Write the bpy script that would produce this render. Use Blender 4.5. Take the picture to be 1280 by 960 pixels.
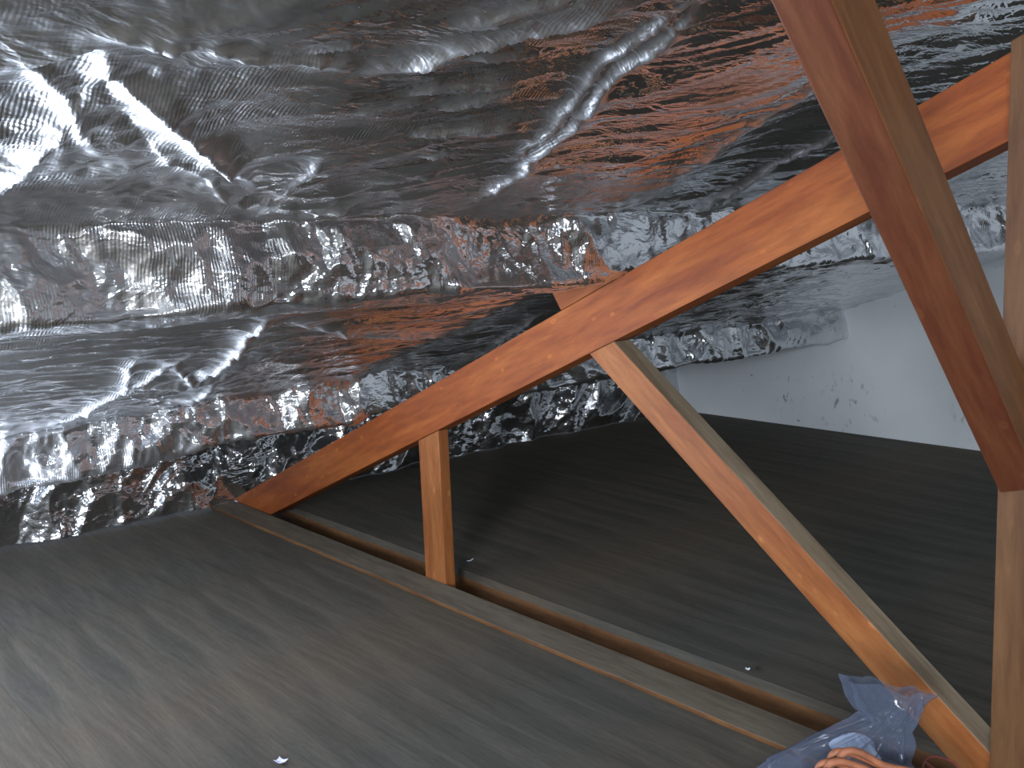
import bpy, bmesh, math, random
import numpy as np
from mathutils import Matrix, Vector, noise as mnoise

for o in list(bpy.data.objects):
    bpy.data.objects.remove(o)
scene = bpy.context.scene
COL = scene.collection

# ------------------------------------------------------------------ camera
def make_camera():
    cd = bpy.data.cameras.new('camera')
    cd.sensor_fit = 'HORIZONTAL'
    cd.sensor_width = 36.0
    cd.lens = 1272.2 / 1280 * 36.0
    cd.clip_start = 0.01
    co = bpy.data.objects.new('camera', cd)
    COL.objects.link(co)
    r = Vector((0.64325, 0.76466, -0.03904)).normalized()
    f = Vector((-0.76097, 0.63284, -0.14295)).normalized()
    u = r.cross(f).normalized()
    m = Matrix((r, u, -f)).transposed().to_4x4()
    m.translation = Vector((2.27261, -1.33631, 0.8))
    co.matrix_world = m
    scene.camera = co
make_camera()

# ------------------------------------------------------------------ world, lights, exposure
w = bpy.data.worlds.new('world')
scene.world = w
w.use_nodes = True
w.node_tree.nodes['Background'].inputs[0].default_value = (0.55, 0.7, 1.0, 1)
w.node_tree.nodes['Background'].inputs[1].default_value = 0.6

def area(name, loc, target, sx, sy, power, color, spread=math.pi):
    ld = bpy.data.lights.new(name, 'AREA')
    ld.shape = 'RECTANGLE'
    ld.size, ld.size_y = sx, sy
    ld.energy = power
    ld.color = color
    ld.spread = spread
    lo = bpy.data.objects.new(name, ld)
    COL.objects.link(lo)
    lo.location = loc
    lo.rotation_euler = (Vector(target) - Vector(loc)).to_track_quat('-Z', 'Y').to_euler()
    return lo
# daylight entering through the opening in the near gable wall, behind the camera
area('daylight', (3.25, -3.57, 1.12), (1.9, 0.0, 0.5), 1.0, 0.70, 125, (0.95, 0.97, 1.0))
# daylight rising through the open access hatch in the floor, left of the view
area('hatch_daylight', (0.30, -1.42, -0.10), (0.30, -1.42, 1.0), 0.50, 0.46, 62, (0.74, 0.84, 1.0))

# added fill light below the opposite slope, brightens foil ledges and far wall
area('foil_ledge_fill', (5.25, -1.15, 1.44), (4.86, -1.15, 0.50), 0.8, 0.8, 46, (0.80, 0.90, 1.0))

scene.view_settings.view_transform = 'Standard'
scene.view_settings.look = 'None'
scene.view_settings.gamma = 1.0
scene.view_settings.use_curve_mapping = False
scene.view_settings.exposure = 0.30

# ------------------------------------------------------------------ tagging
def tag(o, label=None, cat=None, group=None, kind=None):
    if label: o['label'] = label
    if cat: o['category'] = cat
    if group: o['group'] = group
    if kind: o['kind'] = kind
    return o

def link(name, me, parent=None):
    o = bpy.data.objects.new(name, me)
    COL.objects.link(o)
    if parent is not None:
        o.parent = parent
    return o

def empty(name, loc):
    o = bpy.data.objects.new(name, None)
    COL.objects.link(o)
    o.location = loc
    o.empty_display_size = 0.05
    return o

# ------------------------------------------------------------------ materials
def new_mat(name):
    m = bpy.data.materials.new(name)
    m.use_nodes = True
    nt = m.node_tree
    b = nt.nodes['Principled BSDF']
    return m, nt, b

def N(nt, t, **kw):
    n = nt.nodes.new(t)
    for k, v in kw.items():
        setattr(n, k, v)
    return n

def ramp(nt, stops):
    n = nt.nodes.new('ShaderNodeValToRGB')
    cr = n.color_ramp
    while len(cr.elements) < len(stops):
        cr.elements.new(0.5)
    for e, (p, c) in zip(cr.elements, stops):
        e.position = p
        e.color = (*c, 1) if len(c) == 3 else c
    return n

def mapped(nt, scale, loc=(0, 0, 0), coord='Object', rot=(0, 0, 0)):
    tc = N(nt, 'ShaderNodeTexCoord')
    mp = N(nt, 'ShaderNodeMapping')
    mp.inputs['Scale'].default_value = scale
    mp.inputs['Location'].default_value = loc
    mp.inputs['Rotation'].default_value = rot
    nt.links.new(tc.outputs[coord], mp.inputs['Vector'])
    return mp

def noise(nt, vec, scale, detail=4, rough=0.55, dist=0.0):
    n = N(nt, 'ShaderNodeTexNoise')
    n.inputs['Scale'].default_value = scale
    n.inputs['Detail'].default_value = detail
    n.inputs['Roughness'].default_value = rough
    n.inputs['Distortion'].default_value = dist
    nt.links.new(vec.outputs[0], n.inputs['Vector'])
    return n

def mix(nt, fac, a, b, blend='MIX'):
    n = N(nt, 'ShaderNodeMix', data_type='RGBA', blend_type=blend)
    for sock, v in ((0, fac), (6, a), (7, b)):
        if isinstance(v, (int, float)):
            n.inputs[sock].default_value = v
        elif isinstance(v, tuple):
            n.inputs[sock].default_value = (*v, 1)
        else:
            nt.links.new(v, n.inputs[sock])
    return n

def wood_material(name, dark, mid, light, knots=0.6, seed=0.0, rough=0.55, stretch=7.0):
    m, nt, b = new_mat(name)
    g = mapped(nt, (1.0, stretch, stretch), (seed, seed * 0.7, seed * 1.3))
    n1 = noise(nt, g, 3.2, 6, 0.6, 0.6)
    n2 = noise(nt, g, 14.0, 4, 0.65, 0.2)
    r1 = ramp(nt, [(0.3, dark), (0.5, mid), (0.72, light)])
    nt.links.new(n1.outputs[0], r1.inputs[0])
    r2 = ramp(nt, [(0.35, (0.72, 0.68, 0.64)), (0.6, (1.0, 1.0, 1.0))])
    nt.links.new(n2.outputs[0], r2.inputs[0])
    c = mix(nt, 0.8, r1.outputs[0], r2.outputs[0], 'MULTIPLY')
    # pale halo and dark heart of knots
    km = mapped(nt, (6.0, 11.0, 11.0), (seed * 2.1, seed, 0.3))
    v = N(nt, 'ShaderNodeTexVoronoi')
    v.inputs['Scale'].default_value = 2.4
    nt.links.new(km.outputs[0], v.inputs['Vector'])
    halo = ramp(nt, [(0.06, (1, 1, 1)), (0.15, (0, 0, 0))])
    nt.links.new(v.outputs['Distance'], halo.inputs[0])
    hf = N(nt, 'ShaderNodeMath', operation='MULTIPLY')
    nt.links.new(halo.outputs[0], hf.inputs[0]); hf.inputs[1].default_value = knots * 0.8
    c2 = mix(nt, hf.outputs[0], c.outputs[2], tuple(min(1, x * 1.5) for x in light))
    heart = ramp(nt, [(0.03, (1, 1, 1)), (0.065, (0, 0, 0))])
    nt.links.new(v.outputs['Distance'], heart.inputs[0])
    hh = N(nt, 'ShaderNodeMath', operation='MULTIPLY')
    nt.links.new(heart.outputs[0], hh.inputs[0]); hh.inputs[1].default_value = knots
    c3 = mix(nt, hh.outputs[0], c2.outputs[2], tuple(x * 0.6 for x in dark))
    nt.links.new(c3.outputs[2], b.inputs['Base Color'])
    b.inputs['Roughness'].default_value = rough
    b.inputs['Specular IOR Level'].default_value = 0.3
    bp = N(nt, 'ShaderNodeBump')
    bp.inputs['Strength'].default_value = 0.25
    bp.inputs['Distance'].default_value = 0.002
    nt.links.new(n2.outputs[0], bp.inputs['Height'])
    nt.links.new(bp.outputs[0], b.inputs['Normal'])
    return m

M_WOOD = wood_material('pine_orange', (0.145, 0.030, 0.005), (0.215, 0.053, 0.009), (0.30, 0.092, 0.018), seed=1.0, knots=0.7)
M_WOOD2 = wood_material('pine_web', (0.19, 0.055, 0.014), (0.26, 0.092, 0.026), (0.33, 0.14, 0.048), seed=4.2, knots=0.6)
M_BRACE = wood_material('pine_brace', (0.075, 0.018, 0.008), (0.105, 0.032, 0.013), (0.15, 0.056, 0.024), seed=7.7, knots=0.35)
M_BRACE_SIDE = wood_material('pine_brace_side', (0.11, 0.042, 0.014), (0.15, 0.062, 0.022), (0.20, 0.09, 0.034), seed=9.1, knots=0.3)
M_STRUT = wood_material('pine_strut', (0.075, 0.032, 0.013), (0.105, 0.05, 0.021), (0.14, 0.072, 0.031), seed=11.0, knots=0.3)
M_DUST = wood_material('dusty_pine_top', (0.15, 0.11, 0.07), (0.21, 0.165, 0.115), (0.28, 0.23, 0.165), seed=3.3, knots=0.15, rough=0.85)
M_CHORD_SIDE = wood_material('pine_chord_side', (0.07, 0.03, 0.012), (0.12, 0.055, 0.02), (0.19, 0.095, 0.035), seed=6.4, knots=0.2, rough=0.8)
M_CHORD = wood_material('dusty_chord', (0.085, 0.070, 0.052), (0.125, 0.105, 0.078), (0.16, 0.137, 0.104), seed=5.1, knots=0.1, rough=0.85)

def floor_material(name, seed):
    m, nt, b = new_mat(name)
    g = mapped(nt, (1.0, 13.0, 13.0), (seed, seed, 0), coord='Object')
    n1 = noise(nt, g, 2.2, 6, 0.62, 0.8)
    n2 = noise(nt, g, 9.0, 5, 0.65, 0.3)
    big = mapped(nt, (1, 1, 1), (seed, 0, 0))
    n3 = noise(nt, big, 1.6, 3, 0.5, 0.0)
    fine = mapped(nt, (5, 30, 30), (0, 0, 0))
    n4 = noise(nt, fine, 9.0, 3, 0.6, 0.0)
    r1 = ramp(nt, [(0.3, (0.060, 0.055, 0.045)), (0.52, (0.088, 0.080, 0.065)), (0.75, (0.116, 0.102, 0.081))])
    nt.links.new(n1.outputs[0], r1.inputs[0])
    r2 = ramp(nt, [(0.34, (0.74, 0.74, 0.76)), (0.60, (1, 1, 1))])
    nt.links.new(n2.outputs[0], r2.inputs[0])
    c = mix(nt, 0.9, r1.outputs[0], r2.outputs[0], 'MULTIPLY')
    r3 = ramp(nt, [(0.38, (0.86, 0.93, 0.97)), (0.62, (1.10, 1.0, 0.89))])
    nt.links.new(n3.outputs[0], r3.inputs[0])
    c2 = mix(nt, 0.9, c.outputs[2], r3.outputs[0], 'MULTIPLY')
    r4 = ramp(nt, [(0.3, (0.82, 0.82, 0.82)), (0.7, (1.1, 1.1, 1.1))])
    nt.links.new(n4.outputs[0], r4.inputs[0])
    c3 = mix(nt, 0.7, c2.outputs[2], r4.outputs[0], 'MULTIPLY')
    oi = N(nt, 'ShaderNodeObjectInfo')
    r5 = ramp(nt, [(0.0, (0.95, 0.95, 0.95)), (1.0, (1.05, 1.05, 1.04))])
    nt.links.new(oi.outputs['Random'], r5.inputs[0])
    c4 = mix(nt, 0.8, c3.outputs[2], r5.outputs[0], 'MULTIPLY')
    nt.links.new(c4.outputs[2], b.inputs['Base Color'])
    b.inputs['Roughness'].default_value = 0.75
    b.inputs['Specular IOR Level'].default_value = 0.25
    bp = N(nt, 'ShaderNodeBump')
    bp.inputs['Strength'].default_value = 0.3
    bp.inputs['Distance'].default_value = 0.0015
    nt.links.new(n2.outputs[0], bp.inputs['Height'])
    nt.links.new(bp.outputs[0], b.inputs['Normal'])
    return m
M_FLOOR = floor_material('weathered_floor_board', 2.0)

def simple(name, col, rough=0.6, metallic=0.0, var=0.15, scale=30):
    m, nt, b = new_mat(name)
    g = mapped(nt, (1, 1, 1))
    n = noise(nt, g, scale, 4)
    r = ramp(nt, [(0.3, tuple(x * (1 - var) for x in col)), (0.7, tuple(min(1, x * (1 + var)) for x in col))])
    nt.links.new(n.outputs[0], r.inputs[0])
    nt.links.new(r.outputs[0], b.inputs['Base Color'])
    b.inputs['Roughness'].default_value = rough
    b.inputs['Metallic'].default_value = metallic
    return m

def plaster_material():
    m, nt, b = new_mat('plaster_wall')
    g = mapped(nt, (1, 1, 1))
    n1 = noise(nt, g, 2.5, 5, 0.6)
    r1 = ramp(nt, [(0.3, (0.54, 0.59, 0.64)), (0.7, (0.63, 0.68, 0.72))])
    nt.links.new(n1.outputs[0], r1.inputs[0])
    n2 = noise(nt, g, 26.0, 5, 0.7)
    # sparse dark scuffs, clustered by a broad mask
    r2 = ramp(nt, [(0.655, (0, 0, 0)), (0.70, (1, 1, 1))])
    nt.links.new(n2.outputs[0], r2.inputs[0])
    n3 = noise(nt, g, 3.1, 2, 0.5)
    r3 = ramp(nt, [(0.50, (0, 0, 0)), (0.60, (1, 1, 1))])
    nt.links.new(n3.outputs[0], r3.inputs[0])
    mm = mix(nt, 1.0, r2.outputs[0], r3.outputs[0], 'MULTIPLY')
    # two scuffed patches low on the wall
    tc = N(nt, 'ShaderNodeTexCoord')
    n5 = noise(nt, mapped(nt, (1, 1, 0.6)), 34.0, 4, 0.65)
    r5 = ramp(nt, [(0.57, (0, 0, 0)), (0.64, (1, 1, 1))])
    nt.links.new(n5.outputs[0], r5.inputs[0])
    marks = mm.outputs[2]
    for cx, cz, rad in ((0.13, 0.10, 0.17), (0.66, 0.12, 0.14), (-0.15, 0.13, 0.10)):
        vm = N(nt, 'ShaderNodeVectorMath', operation='DISTANCE')
        nt.links.new(tc.outputs['Object'], vm.inputs[0]); vm.inputs[1].default_value = (cx, 2.1228, cz)
        rr = N(nt, 'ShaderNodeMapRange')
        rr.inputs['From Min'].default_value = 0.0; rr.inputs['From Max'].default_value = rad
        rr.inputs['To Min'].default_value = 0.95; rr.inputs['To Max'].default_value = 0.0
        nt.links.new(vm.outputs['Value'], rr.inputs['Value'])
        sp = mix(nt, 1.0, r5.outputs[0], rr.outputs[0], 'MULTIPLY')
        ad = mix(nt, 1.0, marks, sp.outputs[2], 'ADD')
        marks = ad.outputs[2]
    c = mix(nt, marks, r1.outputs[0], (0.12, 0.12, 0.13))
    nt.links.new(c.outputs[2], b.inputs['Base Color'])
    b.inputs['Roughness'].default_value = 0.85
    bp = N(nt, 'ShaderNodeBump')
    bp.inputs['Strength'].default_value = 0.2
    bp.inputs['Distance'].default_value = 0.003
    nt.links.new(n2.outputs[0], bp.inputs['Height'])
    nt.links.new(bp.outputs[0], b.inputs['Normal'])
    return m
M_WALL = plaster_material()

def foil_material():
    m, nt, b = new_mat('crinkled_foil')
    b.inputs['Metallic'].default_value = 1.0
    b3 = N(nt, 'ShaderNodeBsdfAnisotropic')
    at = N(nt, 'ShaderNodeAttribute', attribute_name='crease')
    g = mapped(nt, (1, 1, 1))
    n0 = noise(nt, g, 6.0, 3)
    rc = ramp(nt, [(0.3, (0.60, 0.61, 0.63)), (0.7, (0.76, 0.77, 0.79))])
    nt.links.new(n0.outputs[0], rc.inputs[0])
    nt.links.new(rc.outputs[0], b.inputs['Base Color'])
    rr = ramp(nt, [(0.3, (0.05, 0.05, 0.05)), (0.7, (0.13, 0.13, 0.13))])
    nt.links.new(n0.outputs[0], rr.inputs[0])
    nt.links.new(rr.outputs[0], b.inputs['Roughness'])
    # reinforcing scrim: fine ribs across the sheet, stronger in patches
    wv = N(nt, 'ShaderNodeTexWave', wave_type='BANDS', bands_direction='Y', wave_profile='SIN')
    wv.inputs['Scale'].default_value = 74.0
    wv.inputs['Distortion'].default_value = 5.0
    wv.inputs['Detail Scale'].default_value = 0.35
    wv.inputs['Detail'].default_value = 1.0
    nt.links.new(g.outputs[0], wv.inputs['Vector'])
    rat = N(nt, 'ShaderNodeAttribute', attribute_name='ribs')
    ribs = N(nt, 'ShaderNodeMath', operation='MULTIPLY')
    nt.links.new(wv.outputs['Fac'], ribs.inputs[0]); nt.links.new(rat.outputs['Fac'], ribs.inputs[1])
    b1 = N(nt, 'ShaderNodeBump')
    b1.inputs['Strength'].default_value = 0.9
    b1.inputs['Distance'].default_value = 0.00042
    nt.links.new(ribs.outputs[0], b1.inputs['Height'])
    fine = noise(nt, g, 40.0, 3, 0.5)
    b2 = N(nt, 'ShaderNodeBump')
    b2.inputs['Strength'].default_value = 0.12
    b2.inputs['Distance'].default_value = 0.0006
    nt.links.new(fine.outputs[0], b2.inputs['Height'])
    nt.links.new(b1.outputs[0], b2.inputs['Normal'])
    nt.links.new(b2.outputs[0], b.inputs['Normal'])
    # sharp little creases, drawn out along the pull of the sheet
    cg = mapped(nt, (16.0, 5.0, 11.0), rot=(0, 0, 0.5))
    cn = noise(nt, cg, 1.6, 4, 0.55, 0.35)
    ab = N(nt, 'ShaderNodeMath', operation='SUBTRACT'); ab.inputs[1].default_value = 0.5
    nt.links.new(cn.outputs[0], ab.inputs[0])
    ab2 = N(nt, 'ShaderNodeMath', operation='ABSOLUTE'); nt.links.new(ab.outputs[0], ab2.inputs[0])
    bc = N(nt, 'ShaderNodeBump'); bc.invert = True
    bc.inputs['Strength'].default_value = 1.0
    bc.inputs['Distance'].default_value = 0.010
    nt.links.new(ab2.outputs[0], bc.inputs['Height'])
    nt.links.new(bc.outputs[0], b1.inputs['Normal'])
    # second, wide lobe: the woven reinforcement and creased foil scatter light broadly
    nt.links.new(rc.outputs[0], b3.inputs['Color'])
    b3.inputs['Roughness'].default_value = 0.46
    nt.links.new(b2.outputs[0], b3.inputs['Normal'])
    mr = N(nt, 'ShaderNodeMapRange')
    mr.inputs['To Min'].default_value = 0.07; mr.inputs['To Max'].default_value = 0.92
    nt.links.new(at.outputs['Fac'], mr.inputs['Value'])
    mx = N(nt, 'ShaderNodeMixShader')
    nt.links.new(mr.outputs[0], mx.inputs[0])
    nt.links.new(b.outputs[0], mx.inputs[1]); nt.links.new(b3.outputs[0], mx.inputs[2])
    nt.links.new(mx.outputs[0], nt.nodes['Material Output'].inputs[0])
    return m
M_FOIL = foil_material()

# ------------------------------------------------------------------ mesh helpers
def mesh_from(name, verts, faces, mats, smooth=False, mat_idx=None):
    me = bpy.data.meshes.new(name)
    me.from_pydata([tuple(v) for v in verts], [], faces)
    for m in mats:
        me.materials.append(m)
    if mat_idx:
        for p, i in zip(me.polygons, mat_idx):
            p.material_index = i
    if smooth:
        me.polygons.foreach_set('use_smooth', [True] * len(me.polygons))
    me.update()
    return me

def timber(name, axis_o, axis_d, outline, y0, y1, mats, bevel=0.0018, parent=None, seg=10, top_z=0.55, wob=0.0007, seed=0):
    """Timber whose side outline is a polygon in the x-z plane, extruded from y0 to y1.
    Local X runs along the timber so that the grain follows it."""
    bm = bmesh.new()
    f0 = [bm.verts.new((x, y0, z)) for x, z in outline]
    f1 = [bm.verts.new((x, y1, z)) for x, z in outline]
    n = len(outline)
    bm.faces.new(f0)
    bm.faces.new(f1[::-1])
    for i in range(n):
        bm.faces.new((f0[i], f1[i], f1[(i + 1) % n], f0[(i + 1) % n]))
    return finish_timber(name, bm, axis_o, axis_d, mats, bevel, parent, top_z)

def finish_timber(name, bm, axis_o, axis_d, mats, bevel, parent, top_z):
    bmesh.ops.recalc_face_normals(bm, faces=bm.faces)
    bmesh.ops.bevel(bm, geom=list(bm.edges), offset=bevel, segments=2, affect='EDGES', profile=0.5)
    bmesh.ops.recalc_face_normals(bm, faces=bm.faces)
    for f in bm.faces:
        f.normal_update()
        f.material_index = 1 if (len(mats) > 1 and f.normal.z > top_z) else 0
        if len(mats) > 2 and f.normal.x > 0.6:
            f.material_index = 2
    d = Vector(axis_d).normalized()
    up = Vector((0, 0, 1)) if abs(d.z) < 0.95 else Vector((0, 1, 0))
    yv = up.cross(d).normalized()
    zv = d.cross(yv)
    mw = Matrix((d, yv, zv)).transposed().to_4x4()
    mw.translation = Vector(axis_o)
    bm.transform(mw.inverted())
    me = bpy.data.meshes.new(name)
    bm.to_mesh(me)
    bm.free()
    for m in mats:
        me.materials.append(m)
    o = link(name, me, parent)
    o.matrix_world = mw
    return o

def box_bm(bm, x0, x1, y0, y1, z0, z1):
    vs = [bm.verts.new((x, y, z)) for x in (x0, x1) for y in (y0, y1) for z in (z0, z1)]
    for idx in ((0, 1, 3, 2), (4, 6, 7, 5), (0, 4, 5, 1), (2, 3, 7, 6), (0, 2, 6, 4), (1, 5, 7, 3)):
        bm.faces.new([vs[i] for i in idx])

# ------------------------------------------------------------------ dimensions (metres)
XR, TAN = -0.7623, 0.41381           # rafter top edge meets the floor level at x = XR
TH = 0.0468                          # timber thickness
XE, YW = -0.733, 2.1228              # eave line, far gable wall
YN = -3.60                           # near gable wall
HX0, HX1, HY0, HY1 = -0.01, 0.61, -1.70, -1.14   # access hatch
RX = 4.10                            # ridge
RZ = (RX - XR) * TAN
XE2 = 2 * RX - XE
def roof(x): return TAN * (x - XR)

# ------------------------------------------------------------------ the setting
def gable(name, y0, y1, holes=()):
    # wall polygon built as vertical strips so that openings stay simple
    ztop = lambda x: max(0.50, (roof(x) if x <= RX else roof(2 * RX - x)) + 0.16)
    xs = sorted(set([XE - 0.25, 0.0601, RX, 2 * RX - 0.0601, XE2 + 0.25] + [h[0] for h in holes] + [h[1] for h in holes]))
    bm = bmesh.new()
    for a, b in zip(xs[:-1], xs[1:]):
        spans = [(-0.15, None)]
        for h in holes:
            if a >= h[0] - 1e-6 and b <= h[1] + 1e-6:
                spans = [(-0.15, h[2]), (h[3], None)]
        for lo, hi in spans:
            v = []
            for y in (y0, y1):
                v += [bm.verts.new((a, y, lo)), bm.verts.new((b, y, lo)),
                      bm.verts.new((b, y, ztop(b) if hi is None else hi)), bm.verts.new((a, y, ztop(a) if hi is None else hi))]
            bm.faces.new(v[0:4]); bm.faces.new(v[4:8][::-1])
            for i in range(4):
                j = (i + 1) % 4
                bm.faces.new((v[i], v[4 + i], v[4 + j], v[j]))
    bmesh.ops.remove_doubles(bm, verts=bm.verts, dist=1e-5)
    bmesh.ops.recalc_face_normals(bm, faces=bm.faces)
    me = bpy.data.meshes.new(name)
    bm.to_mesh(me); bm.free()
    me.materials.append(M_WALL)
    o = link(name, me)
    return tag(o, kind='structure')
tag(gable('wall_far', YW, YW + 0.12), 'pale blue-grey plastered gable wall with dark scuffs at the far end of the attic', None)
gable('wall_near', YN - 0.12, YN, holes=((2.70, 3.80, 0.72, 1.52),))

# subfloor (plasterboard ceiling of the room below) and boards
fl = empty('floor', (0, 0, 0))
tag(fl, 'weathered grey-brown boarded attic floor', kind='structure')
bm = bmesh.new(); box_bm(bm, XE - 0.3, XE2 + 0.3, HY1, YW, -0.13, -0.11)
box_bm(bm, XE - 0.3, XE2 + 0.3, YN, HY0, -0.13, -0.11)
box_bm(bm, XE - 0.3, HX0, HY0, HY1, -0.13, -0.11)
box_bm(bm, HX1, XE2 + 0.3, HY0, HY1, -0.13, -0.11)
me = bpy.data.meshes.new('ceiling_board'); bm.to_mesh(me); bm.free(); me.materials.append(M_FLOOR)
link('ceiling_board', me, fl)
rng = random.Random(4)
def plank(y0, y1, z1, x0, x1):
    bm = bmesh.new()
    L = x1 - x0
    box_bm(bm, 0, L, 0, y1 - y0, -0.02, 0)
    bmesh.ops.recalc_face_normals(bm, faces=bm.faces)
    me = bpy.data.meshes.new('plank'); bm.to_mesh(me); bm.free()
    me.materials.append(M_FLOOR)
    o = link('plank', me, fl)
    o.location = (x0, y0, z1)
    return o
y = -0.0830
while y > YN + 0.005:
    y2 = max(y - 0.140, YN)
    zz = -0.007 + rng.uniform(-0.0003, 0.0003)
    if y2 > HY1 - 0.02 or y < HY0 + 0.02:
        plank(y2 + 0.0005, y, zz, XE - 0.25, XE2 + 0.2)
    else:                                    # boards stop at the open access hatch
        plank(y2 + 0.0005, y, zz, XE - 0.25, HX0)
        plank(y2 + 0.0005, y, zz, HX1, XE2 + 0.2)
    y = y2
y = 0.0920
FAR0 = y
while y < YW - 0.005:
    y2 = min(y + 0.140, YW)
    plank(y, y2 - 0.0005, rng.uniform(-0.0003, 0.0003), XE - 0.25, XE2 + 0.2)
    y = y2
# trimmer that carries the edge of the far boards, seen inside the gap
o = timber('trimmer', (XE, FAR0, -0.06), (1, 0, 0), [(XE - 0.2, -0.11), (XE2, -0.11), (XE2, -0.0205), (XE - 0.2, -0.0205)], FAR0 + 0.001, FAR0 + 0.04, [M_CHORD_SIDE], parent=fl)

# upper roof lining beyond the foil that is modelled in detail
def lining():
    V, F = [], []
    prof = [(1.8, 1.097)]
    x = 1.8
    k = 0
    zz = lambda x: roof(x) + 0.055
    pts = [(1.84, 1.07), (1.82, 1.19), (2.62, 1.43), (2.66, 1.42), (2.64, 1.54), (3.5, 1.84), (RX, RZ + 0.1)]
    prof += pts
    prof += [(2 * RX - a, b) for a, b in reversed(pts[:-1])] + [(2 * RX - 0.1, 0.47), (XE2, 0.33), (XE2, 0.0)]
    # resample along the profile
    P = np.array(prof); seg = np.hypot(*(P[1:] - P[:-1]).T); S = np.concatenate([[0], np.cumsum(seg)])
    n = int(S[-1] / 0.06)
    s = np.linspace(0, S[-1], n)
    X = np.interp(s, S, P[:, 0]); Z = np.interp(s, S, P[:, 1])
    ys = np.arange(YN, YW + 0.05, 0.06); ys[-1] = YW
    for i in range(n):
        for yv in ys:
            h = 0.012 * (mnoise.noise(Vector((s[i] * 5, yv * 4, 3))) + 0.6 * mnoise.noise(Vector((s[i] * 14, yv * 9, 7)))) if 0 < i < n - 1 else 0
            V.append((X[i] + (h if i == 0 else 0), yv, Z[i] + h))
    m = len(ys)
    for i in range(n - 1):
        for j in range(m - 1):
            F.append((i * m + j, i * m + j + 1, (i + 1) * m + j + 1, (i + 1) * m + j))
    me = mesh_from('ceiling', V, F, [M_FOIL], smooth=True)
    o = link('ceiling', me)
    tag(o, kind='structure')
lining()

# ------------------------------------------------------------------ foil sheets
def perlin(x, y, seed=0):
    rs = np.random.RandomState(seed)
    perm = rs.permutation(512)
    ang = rs.rand(512) * 2 * np.pi
    gx, gy = np.cos(ang), np.sin(ang)
    xi = np.floor(x).astype(int); yi = np.floor(y).astype(int)
    xf, yf = x - xi, y - yi
    def g(ix, iy, dx, dy):
        h = perm[(perm[ix & 511] + iy) & 511]
        return gx[h] * dx + gy[h] * dy
    u = xf * xf * xf * (xf * (xf * 6 - 15) + 10); v = yf * yf * yf * (yf * (yf * 6 - 15) + 10)
    a = g(xi, yi, xf, yf); b = g(xi + 1, yi, xf - 1, yf)
    c = g(xi, yi + 1, xf, yf - 1); d = g(xi + 1, yi + 1, xf - 1, yf - 1)
    return (a + (b - a) * u + (c - a + (a - b - c + d) * u) * v) * 1.5

def ridged(x, y, seed=0, octs=3):
    h = np.zeros_like(x); amp = 1.0; tot = 0
    for k in range(octs):
        n = perlin(x, y, seed + k * 7)
        h += amp * (1 - np.sqrt(n * n + 0.0008))
        tot += amp
        amp *= 0.5
        x, y = x * 2.03 + 11.3, y * 2.03 + 5.1
    return h / tot

def sstep(a, b, x):
    t = np.clip((x - a) / (b - a), 0, 1)
    return t * t * (3 - 2 * t)

def fold(X, Y, pts, w, amp, taper=0.25, sharp=0.95):
    """raised crease along a polyline given in plan (x, y)"""
    P = np.array(pts, float)
    L = np.concatenate([[0], np.cumsum(np.hypot(*(P[1:] - P[:-1]).T))])
    best = np.full(X.shape, 1e9); par = np.zeros(X.shape)
    for k in range(len(P) - 1):
        a, b = P[k], P[k + 1]
        d = b - a; ll = d @ d
        t = np.clip(((X - a[0]) * d[0] + (Y - a[1]) * d[1]) / ll, 0, 1)
        dist = np.hypot(X - a[0] - t * d[0], Y - a[1] - t * d[1])
        m = dist < best
        best = np.where(m, dist, best)
        par = np.where(m, (L[k] + t * math.sqrt(ll)) / L[-1], par)
    env = np.minimum(1, np.minimum(par, 1 - par) / max(taper, 1e-3) + 0.15)
    return amp * env * np.exp(-(best / w) ** sharp)

def spaced(segs):
    out = []
    for a, b, d in segs:
        n = max(1, int(round((b - a) / d)))
        out.append(np.linspace(a, b, n, endpoint=False))
    return np.concatenate(out + [[segs[-1][1]]])

YS = spaced([(YN, -1.3, 0.02), (-1.3, 0.3, 0.0036), (0.3, YW - 0.0004, 0.0062)])

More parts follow.
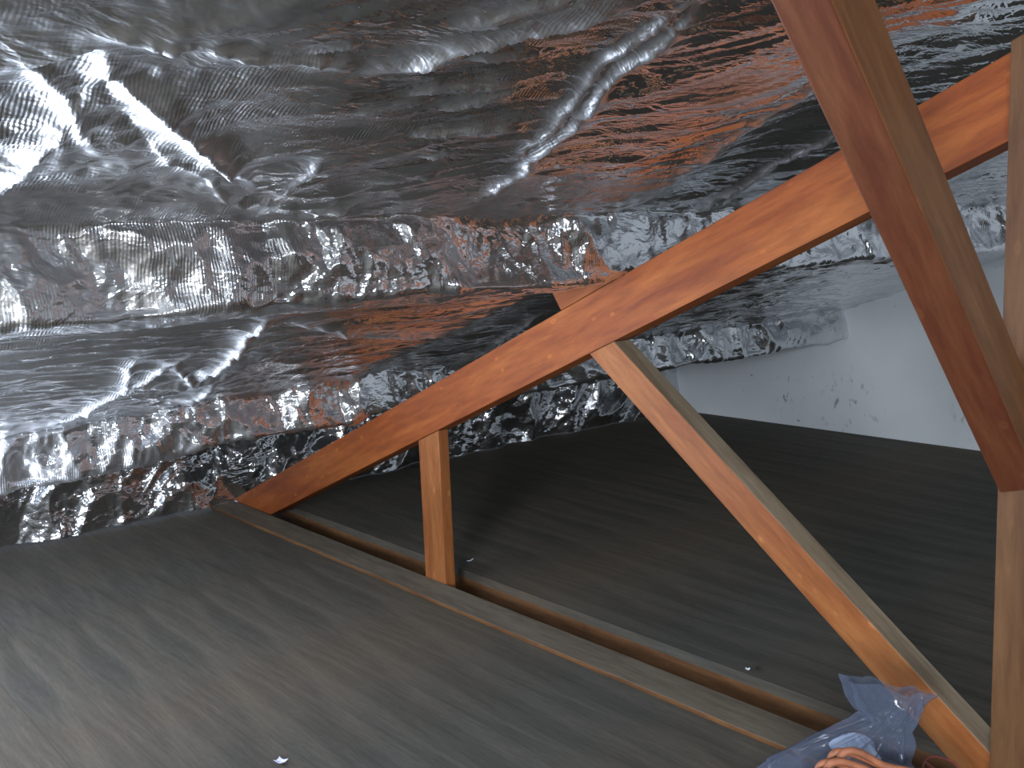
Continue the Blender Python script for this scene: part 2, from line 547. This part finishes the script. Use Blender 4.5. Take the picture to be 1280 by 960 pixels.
def sheet(name, prof, dp, fn, label, smooth_corner=0.012):
    P = np.array(prof, float)
    seg = np.hypot(*(P[1:] - P[:-1]).T); S = np.concatenate([[0], np.cumsum(seg)])
    n = int(S[-1] / dp)
    s = np.linspace(0, S[-1], n)
    X = np.interp(s, S, P[:, 0]); Z = np.interp(s, S, P[:, 1])
    k = max(1, int(smooth_corner / (S[-1] / n)))
    ker = np.hanning(2 * k + 3)[1:-1]; ker /= ker.sum()
    def sm(a):
        p = np.pad(a, len(ker) // 2, mode='edge')
        return np.convolve(p, ker, 'valid')
    x0, z0, x1, z1 = X[0], Z[0], X[-1], Z[-1]
    X, Z = sm(X), sm(Z)
    X[0], Z[0], X[-1], Z[-1] = x0, z0, x1, z1
    tx, tz = np.gradient(X), np.gradient(Z)
    l = np.hypot(tx, tz); nx, nz = -tz / l, tx / l       # profile runs down the roof: this normal faces the room
    nx, nz = sm(nx), sm(nz)
    SS, YY = np.meshgrid(s, YS, indexing='ij')
    XX = np.repeat(X[:, None], len(YS), 1); ZZ = np.repeat(Z[:, None], len(YS), 1)
    h, dz, crease = fn(SS, YY, XX, ZZ, S)
    V = np.empty(SS.shape + (3,))
    V[..., 0] = XX + h * nx[:, None]
    V[..., 1] = YY
    V[..., 2] = ZZ + h * nz[:, None] + dz
    a, b = SS.shape
    idx = np.arange(a * b).reshape(a, b)
    q = np.stack([idx[:-1, :-1], idx[:-1, 1:], idx[1:, 1:], idx[1:, :-1]], -1).reshape(-1, 4)
    me = bpy.data.meshes.new(name)
    me.vertices.add(a * b)
    me.vertices.foreach_set('co', V.reshape(-1).astype(np.float32))
    me.loops.add(q.size)
    me.loops.foreach_set('vertex_index', q.reshape(-1).astype(np.int32))
    me.polygons.add(len(q))
    me.polygons.foreach_set('loop_start', np.arange(0, q.size, 4, dtype=np.int32))
    me.polygons.foreach_set('use_smooth', np.ones(len(q), bool))
    me.update(calc_edges=True)
    at = me.attributes.new('crease', 'FLOAT', 'POINT')
    rb = (0.25 + 0.75 * sstep(-0.45, -0.95, YY)) * sstep(-0.25, 0.35, perlin(XX * 6 + ZZ * 8, YY * 6, 301)) * sstep(1.52, 1.30, XX) + 0.45 * sstep(0.15, 0.6, perlin(XX * 4.5 + ZZ * 3, YY * 4, 305))
    ar = me.attributes.new('ribs', 'FLOAT', 'POINT')
    ar.data.foreach_set('value', np.clip(rb, 0, 1).reshape(-1).astype(np.float32))
    at.data.foreach_set('value', np.clip(crease, 0, 1).reshape(-1).astype(np.float32))
    me.materials.append(M_FOIL)
    o = link(name, me)
    tag(o, label, 'foil insulation', 'reflective foil sheets under the roof')
    return o

def upper_fn(s, y, x, z, S):
    L1 = S[1]; L2 = S[2]
    body = 1 - sstep(L1 - 0.05, L1, s)
    band = sstep(L1 - 0.01, L1 + 0.02, s) * (1 - sstep(L2 - 0.01, L2 + 0.012, s))
    wx = x + 0.05 * perlin(x * 3, y * 3, 31); wy = y + 0.05 * perlin(x * 3 + 9, y * 3, 32)
    # long soft wrinkles pulled along the sheet
    ca, sa = math.cos(1.05), math.sin(1.05)
    al = wx * ca + wy * sa; ac = -wx * sa + wy * ca
    h = 0.024 * (ridged(al * 2.2, ac * 6.5, 3, 2) - 0.75)
    h += 0.0110 * (ridged(al * 4.5, ac * 19, 5, 2) - 0.75) * sstep(-0.15, 0.45, perlin(x * 3.1, y * 2.7, 41) + 0.25)
    h += 0.0022 * (ridged(al * 14, ac * 55, 8, 1) - 0.75)
    # crumpled towards the left and low down by the crease
    left = sstep(-0.70, -1.02, y) * sstep(1.62, 1.2, x)
    low = sstep(1.16, 1.0, x)
    cr = np.clip(left + 0.7 * low, 0, 1)
    h += cr * (0.018 * (ridged(wx * 8, wy * 8, 13, 3) - 0.5) + 0.0018 * perlin(x * 60, y * 60, 15))
    F = [([(0.987, -0.383), (1.198, -0.413), (1.439, -0.484), (1.62, -0.51)], 0.013, 0.014),
         ([(1.2, -0.44), (1.451, -0.521), (1.64, -0.545)], 0.010, 0.012),
         ([(1.40, -0.79), (1.431, -0.751), (1.501, -0.697), (1.60, -0.60)], 0.013, 0.014),
         ([(1.504, -0.755), (1.59, -0.66)], 0.009, 0.008),
         ([(1.423, -1.04), (1.423, -0.958), (1.415, -0.796)], 0.013, 0.014),
         ([(1.40, -1.03), (1.358, -1.018), (1.334, -0.975), (1.239, -0.884), (1.112, -0.762)], 0.014, 0.020),
         ([(1.234, -0.945), (1.157, -0.87), (1.018, -0.73)], 0.012, 0.015),
         ([(1.229, -0.728), (1.137, -0.721), (1.003, -0.712)], 0.007, 0.007),
         ([(1.384, -1.15), (1.351, -1.062), (1.213, -0.982)], 0.012, 0.012),
         ([(1.358, -1.018), (1.246, -1.028), (1.06, -1.05)], 0.012, 0.013),
         ([(1.40, -1.03), (1.37, -1.09), (1.33, -1.2)], 0.012, 0.012),
         ([(1.37, -0.72), (1.395, -0.66), (1.409, -0.60)], 0.006, 0.010),
         ([(1.28, -0.66), (1.31, -0.59), (1.32, -0.53)], 0.006, 0.009),
         ([(1.45, -0.70), (1.47, -0.64), (1.475, -0.60)], 0.006, 0.010),
         ([(1.22, -0.60), (1.25, -0.54)], 0.005, 0.008),
         ([(1.12, -0.62), (1.15, -0.55), (1.16, -0.51)], 0.006, 0.008),
         ([(0.995, -0.62), (1.05, -0.60), (1.10, -0.56)], 0.008, 0.009),
         ([(1.425, -0.872), (1.456, -0.82)], 0.006, 0.009),
         ([(1.347, -0.664), (1.405, -0.586)], 0.006, 0.009),
         ([(1.33, -0.76), (1.36, -0.68)], 0.006, 0.008),
         ([(0.95, 0.21), (1.205, 0.135), (1.40, 0.12)], 0.010, 0.012),
         ([(0.703, 0.002), (1.046, -0.011), (1.428, -0.098), (1.587, -0.167)], 0.02, 0.008)]
    g = np.zeros_like(h)
    for pts, w_, a_ in F:
        g = np.maximum(g, fold(x + 0.008 * perlin(x * 14, y * 14, 71), y + 0.008 * perlin(x * 14, y * 14, 72), pts, w_, a_))
    g0 = np.clip(g / 0.012, 0, 1)
    g = g * (1 + 0.35 * perlin(x * 40, y * 40, 77)) + g0 * (0.0011 * perlin(x * 110, y * 110, 78) + 0.0035 * (ridged(x * 38, y * 38, 79, 2) - 0.6))
    # valley between the two diagonal folds
    g -= fold(x, y, [(1.31, -1.0), (1.201, -0.92), (1.07, -0.775)], 0.022, 0.014)
    h += g * body
    # sag between the trusses, pinned over the rafter
    d = np.minimum(np.abs(y - 0.02), np.abs(y + 1.05))
    h += body * 0.012 * sstep(0.0, 0.35, d) * sstep(S[1], S[1] - 0.3, s)
    # the strip drawn over the purlin: deep vertical crinkles
    by = y + 0.02 * perlin(y * 4, s * 10, 51)
    hb = 0.050 * (ridged(by * 5.0, s * 5.0, 21, 1) - 0.7) + 0.020 * (ridged(by * 12, s * 10, 23, 2) - 0.7) + 0.0055 * (ridged(by * 38, s * 26, 27, 2) - 0.7)
    h = h * (1 - band) + (hb + 0.3 * h) * band
    ends = sstep(0, 0.03, s) * (0.35 + 0.65 * sstep(S[-1], S[-1] - 0.1, s))
    h *= ends
    # keep the sheet above the rafter where it crosses it
    near = np.exp(-(np.clip(np.abs(y - 0.023) - 0.023, 0, 1) / 0.03) ** 2)
    h = np.where(h > 0.0, h * (1 - 0.75 * near), h)
    dz = 0.010 * near * (s > L1)
    dz = dz + 0.006 * perlin(y * 3.0, s * 0.5, 61) * (1 - near)
    return h, dz, g0 * body + 0.2 * cr + 0.22 * sstep(-0.62, -1.0, y) * (body * low + band)

def middle_fn(s, y, x, z, S):
    L1, L2 = S[1], S[2]
    body = 1 - sstep(L1 - 0.04, L1, s)
    band = sstep(L1 - 0.01, L1 + 0.02, s) * (1 - sstep(L2 - 0.01, L2 + 0.012, s))
    wx = x + 0.04 * perlin(x * 3, y * 3, 131); wy = y + 0.04 * perlin(x * 3 + 9, y * 3, 132)
    h = 0.014 * (ridged(wy * 2.2, wx * 8, 103, 2) - 0.75) + 0.009 * (ridged(wy * 6, wx * 24, 104, 2) - 0.5)
    low = sstep(0.42, 0.16, x + 0.10 * sstep(-0.4, 0.2, y))
    mid = np.exp(-((y + 0.50) / 0.16) ** 2) * sstep(0.75, 0.45, x)
    cr = np.clip(0.8 * low + mid, 0, 1)
    h += cr * (0.024 * (ridged(wx * 7, wy * 7, 113, 3) - 0.5) + 0.0035 * (ridged(x * 12, y * 55, 115, 1) - 0.6))
    F = [([(0.364, -0.558), (0.576, -0.568), (0.85, -0.62)], 0.014, 0.016),
         ([(0.37, -0.513), (0.20, -0.50), (0.12, -0.45)], 0.018, 0.018),
         ([(0.603, -0.337), (0.552, -0.18), (0.502, -0.038)], 0.013, 0.012),
         ([(0.77, -0.55), (0.681, -0.416), (0.6, -0.33)], 0.011, 0.012),
         ([(0.353, -0.723), (0.50, -0.69), (0.61, -0.654)], 0.010, 0.011),
         ([(0.178, -0.778), (0.41, -0.712), (0.653, -0.763)], 0.010, 0.012),
         ([(0.36, -0.56), (0.45, -0.60), (0.56, -0.66)], 0.010, 0.012),
         ([(0.36, -0.56), (0.40, -0.63), (0.44, -0.72)], 0.010, 0.010),
         ([(0.163, 0.285), (0.4, 0.2), (0.638, 0.121)], 0.012, 0.013)]
    g = np.zeros_like(h)
    for pts, w_, a_ in F:
        g = np.maximum(g, fold(x + 0.012 * perlin(x * 12, y * 12, 171), y + 0.012 * perlin(x * 12, y * 12, 172), pts, w_, a_))
    g0 = np.clip(g / 0.012, 0, 1)
    h += g * body * (1 + 0.3 * perlin(x * 40, y * 40, 177)) + g0 * body * (0.0011 * perlin(x * 110, y * 110, 178) + 0.0035 * (ridged(x * 38, y * 38, 179, 2) - 0.6))
    hb = 0.045 * (ridged(y * 5.5, s * 5.0, 121, 1) - 0.7) + 0.020 * (ridged(y * 14, s * 10, 123, 2) - 0.7) + 0.0055 * (ridged(y * 38, s * 26, 127, 2) - 0.7)
    h = h * (1 - band) + (hb + 0.3 * h) * band
    h *= sstep(0, 0.05, s)
    near = np.exp(-(np.clip(np.abs(y - 0.023) - 0.023, 0, 1) / 0.03) ** 2)
    h = np.where(h > 0, h * (1 - 0.8 * near), h)
    # the lower edge hangs more deeply further from the truss
    t = np.clip(s / S[-1], 0, 1)
    dz = (-0.022 * sstep(-0.25, -0.9, y) + 0.008 * perlin(y * 2.5, t * 0.7, 161) * (1 - near)) * sstep(0.1, 0.6, s) * (1 - sstep(S[2] + 0.3, S[2] + 0.7, s))
    dz = dz + 0.010 * near * (s > L1 - 0.02)
    return h, dz, g0 * body + 0.2 * cr + 0.22 * sstep(-0.62, -1.0, y) * (body * low + band)

def skirt_fn(s, y, x, z, S):
    L1 = S[1]
    wy = y + 0.45 * s + 0.03 * perlin(y * 4, s * 6, 231); ws = s + 0.03 * perlin(y * 4 + 3, s * 6, 232)
    h = 0.075 * (ridged(wy * 5.0, ws * 3.0, 203, 1) - 0.72) + 0.020 * (ridged(wy * 11, ws * 7, 205, 2) - 0.7) + 0.0050 * (ridged(y * 34, s * 26, 207, 2) - 0.7)
    h *= sstep(0, 0.04, s)
    # the bottom edge wanders over the boards
    h += 0.02 * perlin(y * 2.2, 0.5, 209) * sstep(S[-1] - 0.15, S[-1], s) + 0.012 * sstep(0.2, 1.5, y)
    near = np.exp(-(np.clip(np.abs(y - 0.0) - 0.05, 0, 1) / 0.03) ** 2)
    h = np.where(h > -0.005, -0.005 + (h + 0.005) * (1 - near), h)
    return h, 0 * h, 0 * h

sheet('foil_sheet', [(1.8, 1.095), (0.985, 0.838), (1.003, 0.718), (0.93, 0.708), (0.80, 0.695)], 0.0036, upper_fn,
      'widest foil sheet, sagging overhead with long folds down to the upper crinkled ledge')
sheet('foil_sheet', [(0.81, 0.697), (0.115, 0.478), (0.125, 0.368), (-0.02, 0.36), (-0.77, 0.365)], 0.0042, middle_fn,
      'middle foil sheet between the upper crinkled ledge and the lower one')
sheet('foil_sheet', [(-0.745, 0.372), (-0.735, 0.33), (-0.735, 0.0015)], 0.0042, skirt_fn,
      'lowest dark foil skirt hanging down to the floor boards along the eaves')

# ------------------------------------------------------------------ roof truss timbers
T = Vector((1, 0, TAN)).normalized(); RW = 0.1024
pv = RW / T.x     # vertical depth of the rafter
xb = XR + pv / TAN
rafter = timber('rafter', (XR, 0, 0), T, [(XR + 0.004, 0.0006), (xb, 0.0006), (RX, RZ - pv), (RX, RZ)], 0.0, TH, [M_WOOD, M_DUST], top_z=0.5)
tag(rafter, 'orange-brown pine rafter rising from the eaves across the middle of the view', 'rafter')
chord = timber('tie_beam', (XE, -0.08, -0.05), (1, 0, 0), [(XE - 0.02, -0.109), (XE2, -0.109), (XE2, 0.0), (XE - 0.02, 0.0)], -0.0807, -0.0003, [M_CHORD_SIDE, M_CHORD])
tag(chord, 'dusty grey-topped tie beam set flush in the floor, running under the posts', 'beam')

# short upright post
px0, px1 = 0.310, 0.392
zb = lambda x: roof(x) - pv
post = timber('post', (px0, 0, -0.1), (0, 0, 1), [(px0, -0.10), (px1, -0.10), (px1, zb(px1) - 0.0005), (px0, zb(px0) - 0.0005)], 0.0012, 0.030, [M_WOOD2, M_DUST], top_z=0.5)
tag(post, 'short upright pine post between the tie beam and the low end of the rafter', 'post')

# diagonal web
XD, AD, WD = 1.6547, -0.64904, 0.0607
D = Vector((math.cos(AD), 0, math.sin(AD)))
def on_line(off, xs):          # z on the web edge at offset off (perpendicular, upward)
    ox, oz = XD - D.z * off, D.x * off
    return oz + (xs - ox) * D.z / D.x
def cross(off):                # where a web edge meets the rafter underside
    lo, hi = 0.5, 1.3
    for _ in range(50):
        m = (lo + hi) / 2
        if on_line(off, m) > zb(m) : lo = m
        else: hi = m
    return lo
xa, xc = cross(0.0), cross(WD)
xf0 = XD                                     # lower edge reaches z = 0
web = timber('diagonal_web', (xa, 0, zb(xa)), D,
             [(xa, zb(xa)), (xc, zb(xc)), (XD + 0.032, on_line(WD, XD + 0.032)), (XD + 0.042, 0.035), (XD + 0.042, -0.004 - 0.0), (XD + 0.006, -0.004)],
             0.0012, TH - 0.001, [M_WOOD2, M_DUST], top_z=0.5)
tag(web, 'slanting pine web with dusty grey top edge, running down to the bottom right corner', 'brace')

# tapered packing block on the rafter under the upper foil ledge
def wedge():
    cx0, cx1 = 0.800, 1.000
    return timber('packing_block', (cx0, 0, 0.66), T, [(0.822, roof(0.822) + 0.0006), (cx1, roof(cx1) - 0.013 + 0.0136), (cx1, roof(cx1) + 0.001), (cx0 - 0.004, 0.690)],
                  0.0012, TH - 0.001, [M_WOOD], bevel=0.0006)
wd = timber('packing_block', (0.80, 0, 0.66), T, [(0.822, roof(0.822) + 0.0004), (0.985, roof(0.985) + 0.0004), (0.798, 0.6905)], 0.0004, TH - 0.001, [M_WOOD], bevel=0.0005)
tag(wd, 'thin wedge-shaped pine packing block on top of the rafter under the foil ledge', 'block')

# upright strut at the right edge
kx0, kx1, ky0, ky1 = 1.6895, 1.772, -0.0475, -0.0012
strut = timber('strut', (kx0, ky0, 0), (0, 0, 1), [(kx0, 0.0006), (kx1, 0.0006), (kx1, roof(kx1) - 0.004), (kx0, roof(kx0) - 0.004)], ky0, ky1, [M_STRUT, M_DUST], top_z=0.6)
tag(strut, 'upright pine strut along the right edge, nailed to the near face of the rafter', 'post')

# big slanting brace close to the camera
def big_brace():
    B = Vector((1.69344, -0.0479, 0.44867)); Dv = Vector((0.01462, -0.67382, 0.73875)).normalized()
    a = Vector((0.9806, 0.15409, 0.12114)); b = Vector((-0.19546, 0.72265, 0.663))
    wa, wb = 0.0505, 0.087
    bm = bmesh.new()
    lo, hi = [], []
    for p, q in ((0, 0), (1, 0), (1, 1), (0, 1)):
        c = B + a * wa * p + b * wb * q
        t = (-0.0490 - c.y) / Dv.y            # cut upright against the strut
        lo.append(bm.verts.new(c + Dv * t))
        # top end cut under the roof
        t2 = (1.047 - c.z) / Dv.z
        hi.append(bm.verts.new(c + Dv * (t2)))
    bm.faces.new(lo); bm.faces.new(hi[::-1])
    for i in range(4):
        j = (i + 1) % 4
        bm.faces.new((lo[i], hi[i], hi[j], lo[j]))
    o = finish_timber('brace', bm, B, Dv, [M_BRACE, M_BRACE, M_BRACE_SIDE], 0.0025, None, 0.9)
    return tag(o, 'thick reddish-brown pine brace slanting down from the top edge to the right strut', 'brace')
big_brace()

# ------------------------------------------------------------------ small things
def plastic_material():
    m, nt, b = new_mat('clear_plastic')
    out = nt.nodes['Material Output']
    b.inputs['Base Color'].default_value = (0.12, 0.15, 0.22, 1)
    b.inputs['Roughness'].default_value = 0.10
    b.inputs['Specular IOR Level'].default_value = 0.9
    tr = N(nt, 'ShaderNodeBsdfTransparent')
    tr.inputs[0].default_value = (0.86, 0.9, 0.97, 1)
    lw = N(nt, 'ShaderNodeLayerWeight'); lw.inputs[0].default_value = 0.45
    rp = ramp(nt, [(0.0, (0.25, 0.25, 0.25)), (0.8, (0.80, 0.80, 0.80))])
    nt.links.new(lw.outputs['Facing'], rp.inputs[0])
    mx = N(nt, 'ShaderNodeMixShader')
    nt.links.new(rp.outputs[0], mx.inputs[0])
    nt.links.new(tr.outputs[0], mx.inputs[1]); nt.links.new(b.outputs[0], mx.inputs[2])
    nt.links.new(mx.outputs[0], out.inputs[0])
    g = mapped(nt, (1, 1, 1)); n = noise(nt, g, 38, 1)
    bp = N(nt, 'ShaderNodeBump'); bp.inputs['Strength'].default_value = 0.6; bp.inputs['Distance'].default_value = 0.004
    nt.links.new(n.outputs[0], bp.inputs['Height']); nt.links.new(bp.outputs[0], b.inputs['Normal'])
    return m
M_PLASTIC = plastic_material()

def plastic_bag():
    rx, ry = 0.643, 0.766                      # the bag lies broadside to the slanting web
    NT, NZ = 140, 100
    hs = [0.0, 0.03, 0.10, 0.125, 0.148, 0.166, 0.182, 0.205, 0.225]
    cs = [-0.070, -0.070, -0.068, -0.062, -0.036, -0.016, 0.006, 0.002, 0.0]
    ws = [0.080, 0.095, 0.098, 0.088, 0.062, 0.042, 0.030, 0.044, 0.052]
    ds = [0.034, 0.040, 0.038, 0.032, 0.026, 0.022, 0.018, 0.013, 0.008]
    V, F = [], []
    for k in range(NZ):
        zz = 0.225 * k / (NZ - 1)
        c, w_, d_ = (float(np.interp(zz, hs, q)) for q in (cs, ws, ds))
        for j in range(NT):
            a = 2 * math.pi * j / NT
            p = Vector((math.cos(a) * 1.6, math.sin(a) * 1.6, zz * 22))
            q = Vector((math.cos(a) * 1.6, math.sin(a) * 1.6, zz * 10))
            cr = abs(mnoise.noise(q * 1.1)) * 0.024 - 0.006 + abs(mnoise.noise(p * 1.9 + Vector((3, 1, 4)))) * 0.013
            u = c + (w_ + cr) * math.copysign(abs(math.cos(a)) ** 0.8, math.cos(a))
            v = (d_ + cr * 0.9) * math.sin(a)
            top = sst(0.85, 1.0, k / (NZ - 1))
            lift = top * (0.010 * mnoise.noise(Vector((u * 22, v * 5, 1))) - 0.26 * u)
            V.append((u * rx - v * ry, u * ry + v * rx, -0.0066 + zz + lift))
    for k in range(NZ - 1):
        for j in range(NT):
            F.append((k * NT + j, k * NT + (j + 1) % NT, (k + 1) * NT + (j + 1) % NT, (k + 1) * NT + j))
    V.append((-0.06, -0.07, -0.0066)); c = len(V) - 1
    for j in range(NT):
        F.append((c, (j + 1) % NT, j))
    me = mesh_from('plastic_bag', V, F, [M_PLASTIC], smooth=True)
    o = link('plastic_bag', me)
    o.location = (1.626, -0.2, 0)
    tag(o, 'crumpled clear bluish plastic bag standing at the foot of the slanting web', 'bag')
    # white wrapping paper inside the bag
    V, F = [], []
    for k in range(31):
        t = k / 30
        for j in range(40):
            a = 2 * math.pi * j / 40
            r = (0.030 - 0.008 * t) * math.sqrt(max(0.0, 1 - max(0, (t - 0.85) / 0.15) ** 2)) + 0.0005
            cr = 1 + 1.3 * (abs(mnoise.noise(Vector((math.cos(a) * 2, math.sin(a) * 2, t * 7)))) - 0.2)
            u, v = r * cr * math.cos(a) * 1.0, r * cr * math.sin(a) * 0.6
            V.append((u * rx - v * ry, u * ry + v * rx, 0.160 * t))
    for k in range(30):
        for j in range(40):
            F.append((k * 40 + j, k * 40 + (j + 1) % 40, (k + 1) * 40 + (j + 1) % 40, (k + 1) * 40 + j))
    me = mesh_from('wrapping_paper', V, F, [M_PAPER], smooth=True)
    o = link('wrapping_paper', me)
    o.location = (1.600, -0.228, -0.0060)
    tag(o, 'crumpled white wrapping paper inside the clear plastic bag', 'paper')
def sst(a, b, x):
    t = max(0, min(1, (x - a) / (b - a)))
    return t * t * (3 - 2 * t)

def tube(name, pts, rad, mat, parent=None, res=10, taper=None):
    cu = bpy.data.curves.new(name, 'CURVE')
    cu.dimensions = '3D'
    sp = cu.splines.new('NURBS')
    sp.points.add(len(pts) - 1)
    for i, (p, co) in enumerate(zip(sp.points, pts)):
        p.co = (*co, 1)
        p.radius = taper[i] if taper else 1.0
    sp.use_endpoint_u = True
    sp.order_u = 4
    cu.bevel_depth = rad
    cu.bevel_resolution = 4
    cu.resolution_u = res
    cu.use_fill_caps = True
    tmp = bpy.data.objects.new(name, cu)
    COL.objects.link(tmp)
    dg = bpy.context.evaluated_depsgraph_get()
    me = bpy.data.meshes.new_from_object(tmp.evaluated_get(dg))
    bpy.data.objects.remove(tmp)
    me.materials.clear()
    me.materials.append(mat)
    me.polygons.foreach_set('use_smooth', [True] * len(me.polygons))
    return link(name, me, parent)

M_CORD = simple('orange_brown_cord', (0.27, 0.100, 0.048), 0.6, var=0.25, scale=60)
M_RED = simple('red_cord', (0.16, 0.03, 0.022), 0.5, var=0.3, scale=60)
M_PAPER = simple('white_paper', (0.72, 0.80, 0.95), 0.35, var=0.06, scale=40)
M_LILAC = simple('lilac_scrap', (0.62, 0.62, 0.85), 0.5, var=0.08, scale=40)

plastic_bag()
def cord_bundle():
    root = empty('cord_bundle', (1.609, -0.353, -0.0068))
    tag(root, 'folded bundle of thick orange-brown cord in front of the plastic bag', 'cord')
    R = random.Random(2)
    rx, ry = 0.643, 0.766
    for k in range(6):
        # each strand is one long loop, standing on the boards and bending over at the top
        t = 0.0090 * k
        zt = 0.157 + 0.0042 * k
        dv = -0.004 * k + 0.010 * (k % 2)
        path = [(0.012 + t * 0.3, 0.006), (0.004 + t * 0.8, 0.05), (-0.004 + t, 0.11), (-0.002 + t, zt - 0.012), (0.004 + t, zt), (0.018 + t, zt + 0.001),
                (0.05 + t * 0.7, zt - 0.008), (0.10, zt - 0.024), (0.15, zt - 0.040 + 0.002 * k), (0.20, zt - 0.075), (0.225, 0.05), (0.228 - 0.012 * k, 0.006)]
        pts = [(u * rx + dv * ry + R.uniform(-.0008, .0008), u * ry - dv * rx + R.uniform(-.0008, .0008), z) for u, z in path]
        tube('strand', pts, 0.0047, M_CORD, root)
cord_bundle()

def red_cord():
    R = random.Random(9)
    pts = []
    n = 110
    for i in range(n):
        a = i * 0.62
        r = 0.020 + 0.012 * math.sin(i * 0.37)
        pts.append((r * math.cos(a) * 1.25 + R.uniform(-0.004, 0.004), r * math.sin(a) * 0.55 + R.uniform(-0.004, 0.004),
                    0.003 + 0.100 * (0.5 + 0.5 * math.sin(a * 0.43 + i * 0.11)) * min(1, 0.3 + i / n)))
    o = tube('thin_cord', pts, 0.0014, M_RED, res=6)
    o.location = (1.672, -0.125, -0.006)
    tag(o, 'tangle of thin dark red cord on the floor beside the foot of the right strut', 'cord')
red_cord()

def scrap(name, loc, sx, sy, mat, label, cat, rz=0.0, seed=0, curl=0.004):
    V, F = [], []
    n = 8
    for i in range(n + 1):
        for j in range(n + 1):
            u, v = i / n - 0.5, j / n - 0.5
            k = 1 + 0.25 * mnoise.noise(Vector((u * 3, v * 3, seed)))
            V.append((u * sx * k, v * sy * k, 0.0009 + curl * (u * u + v * v) * 2 + 0.0006 * abs(mnoise.noise(Vector((u * 6, v * 6, seed + 5))))))
    for i in range(n):
        for j in range(n):
            a = i * (n + 1) + j
            F.append((a, a + n + 1, a + n + 2, a + 1))
    me = mesh_from(name, V, F, [mat], smooth=True)
    o = link(name, me)
    o.location = loc; o.rotation_euler = (0, 0, rz)
    md = o.modifiers.new('thickness', 'SOLIDIFY'); md.thickness = 0.0006; md.offset = 1
    tag(o, label, cat)
    return o
scrap('paper_scrap', (0.868, -0.672, -0.0068), 0.017, 0.013, M_LILAC, 'small pale lilac scrap on the near boards at the bottom edge', 'scrap', 0.4, 1, 0.006)
scrap('paper_sliver', (0.304, 0.143, 0.0004), 0.004, 0.020, M_PAPER, 'thin white sliver on the far boards right of the short post', 'scrap', 0.15, 2)
scrap('paper_chip', (1.180, 0.105, 0.0004), 0.008, 0.006, M_PAPER, 'tiny white chip on the boards just behind the floor gap', 'scrap', 0.7, 3)
M_DARKCHIP = simple('dark_chip', (0.03, 0.03, 0.03), 0.8)
scrap('bark_chip', (1.190, 0.120, 0.0004), 0.008, 0.014, M_DARKCHIP, 'tiny dark chip beside the tiny white chip behind the floor gap', 'scrap', 0.2, 4)
def card():
    bm = bmesh.new()
    box_bm(bm, -0.016, 0.016, -0.0004, 0.0004, 0, 0.156)
    bmesh.ops.recalc_face_normals(bm, faces=bm.faces)
    me = bpy.data.meshes.new('card'); bm.to_mesh(me); bm.free(); me.materials.append(M_PAPER)
    o = link('card', me)
    o.location = (1.652, -0.345, -0.0064)
    o.rotation_euler = (math.radians(-4), 0, math.atan2(0.766, 0.643))
    tag(o, 'small white card standing on edge against the orange-brown cord bundle', 'card')
card()
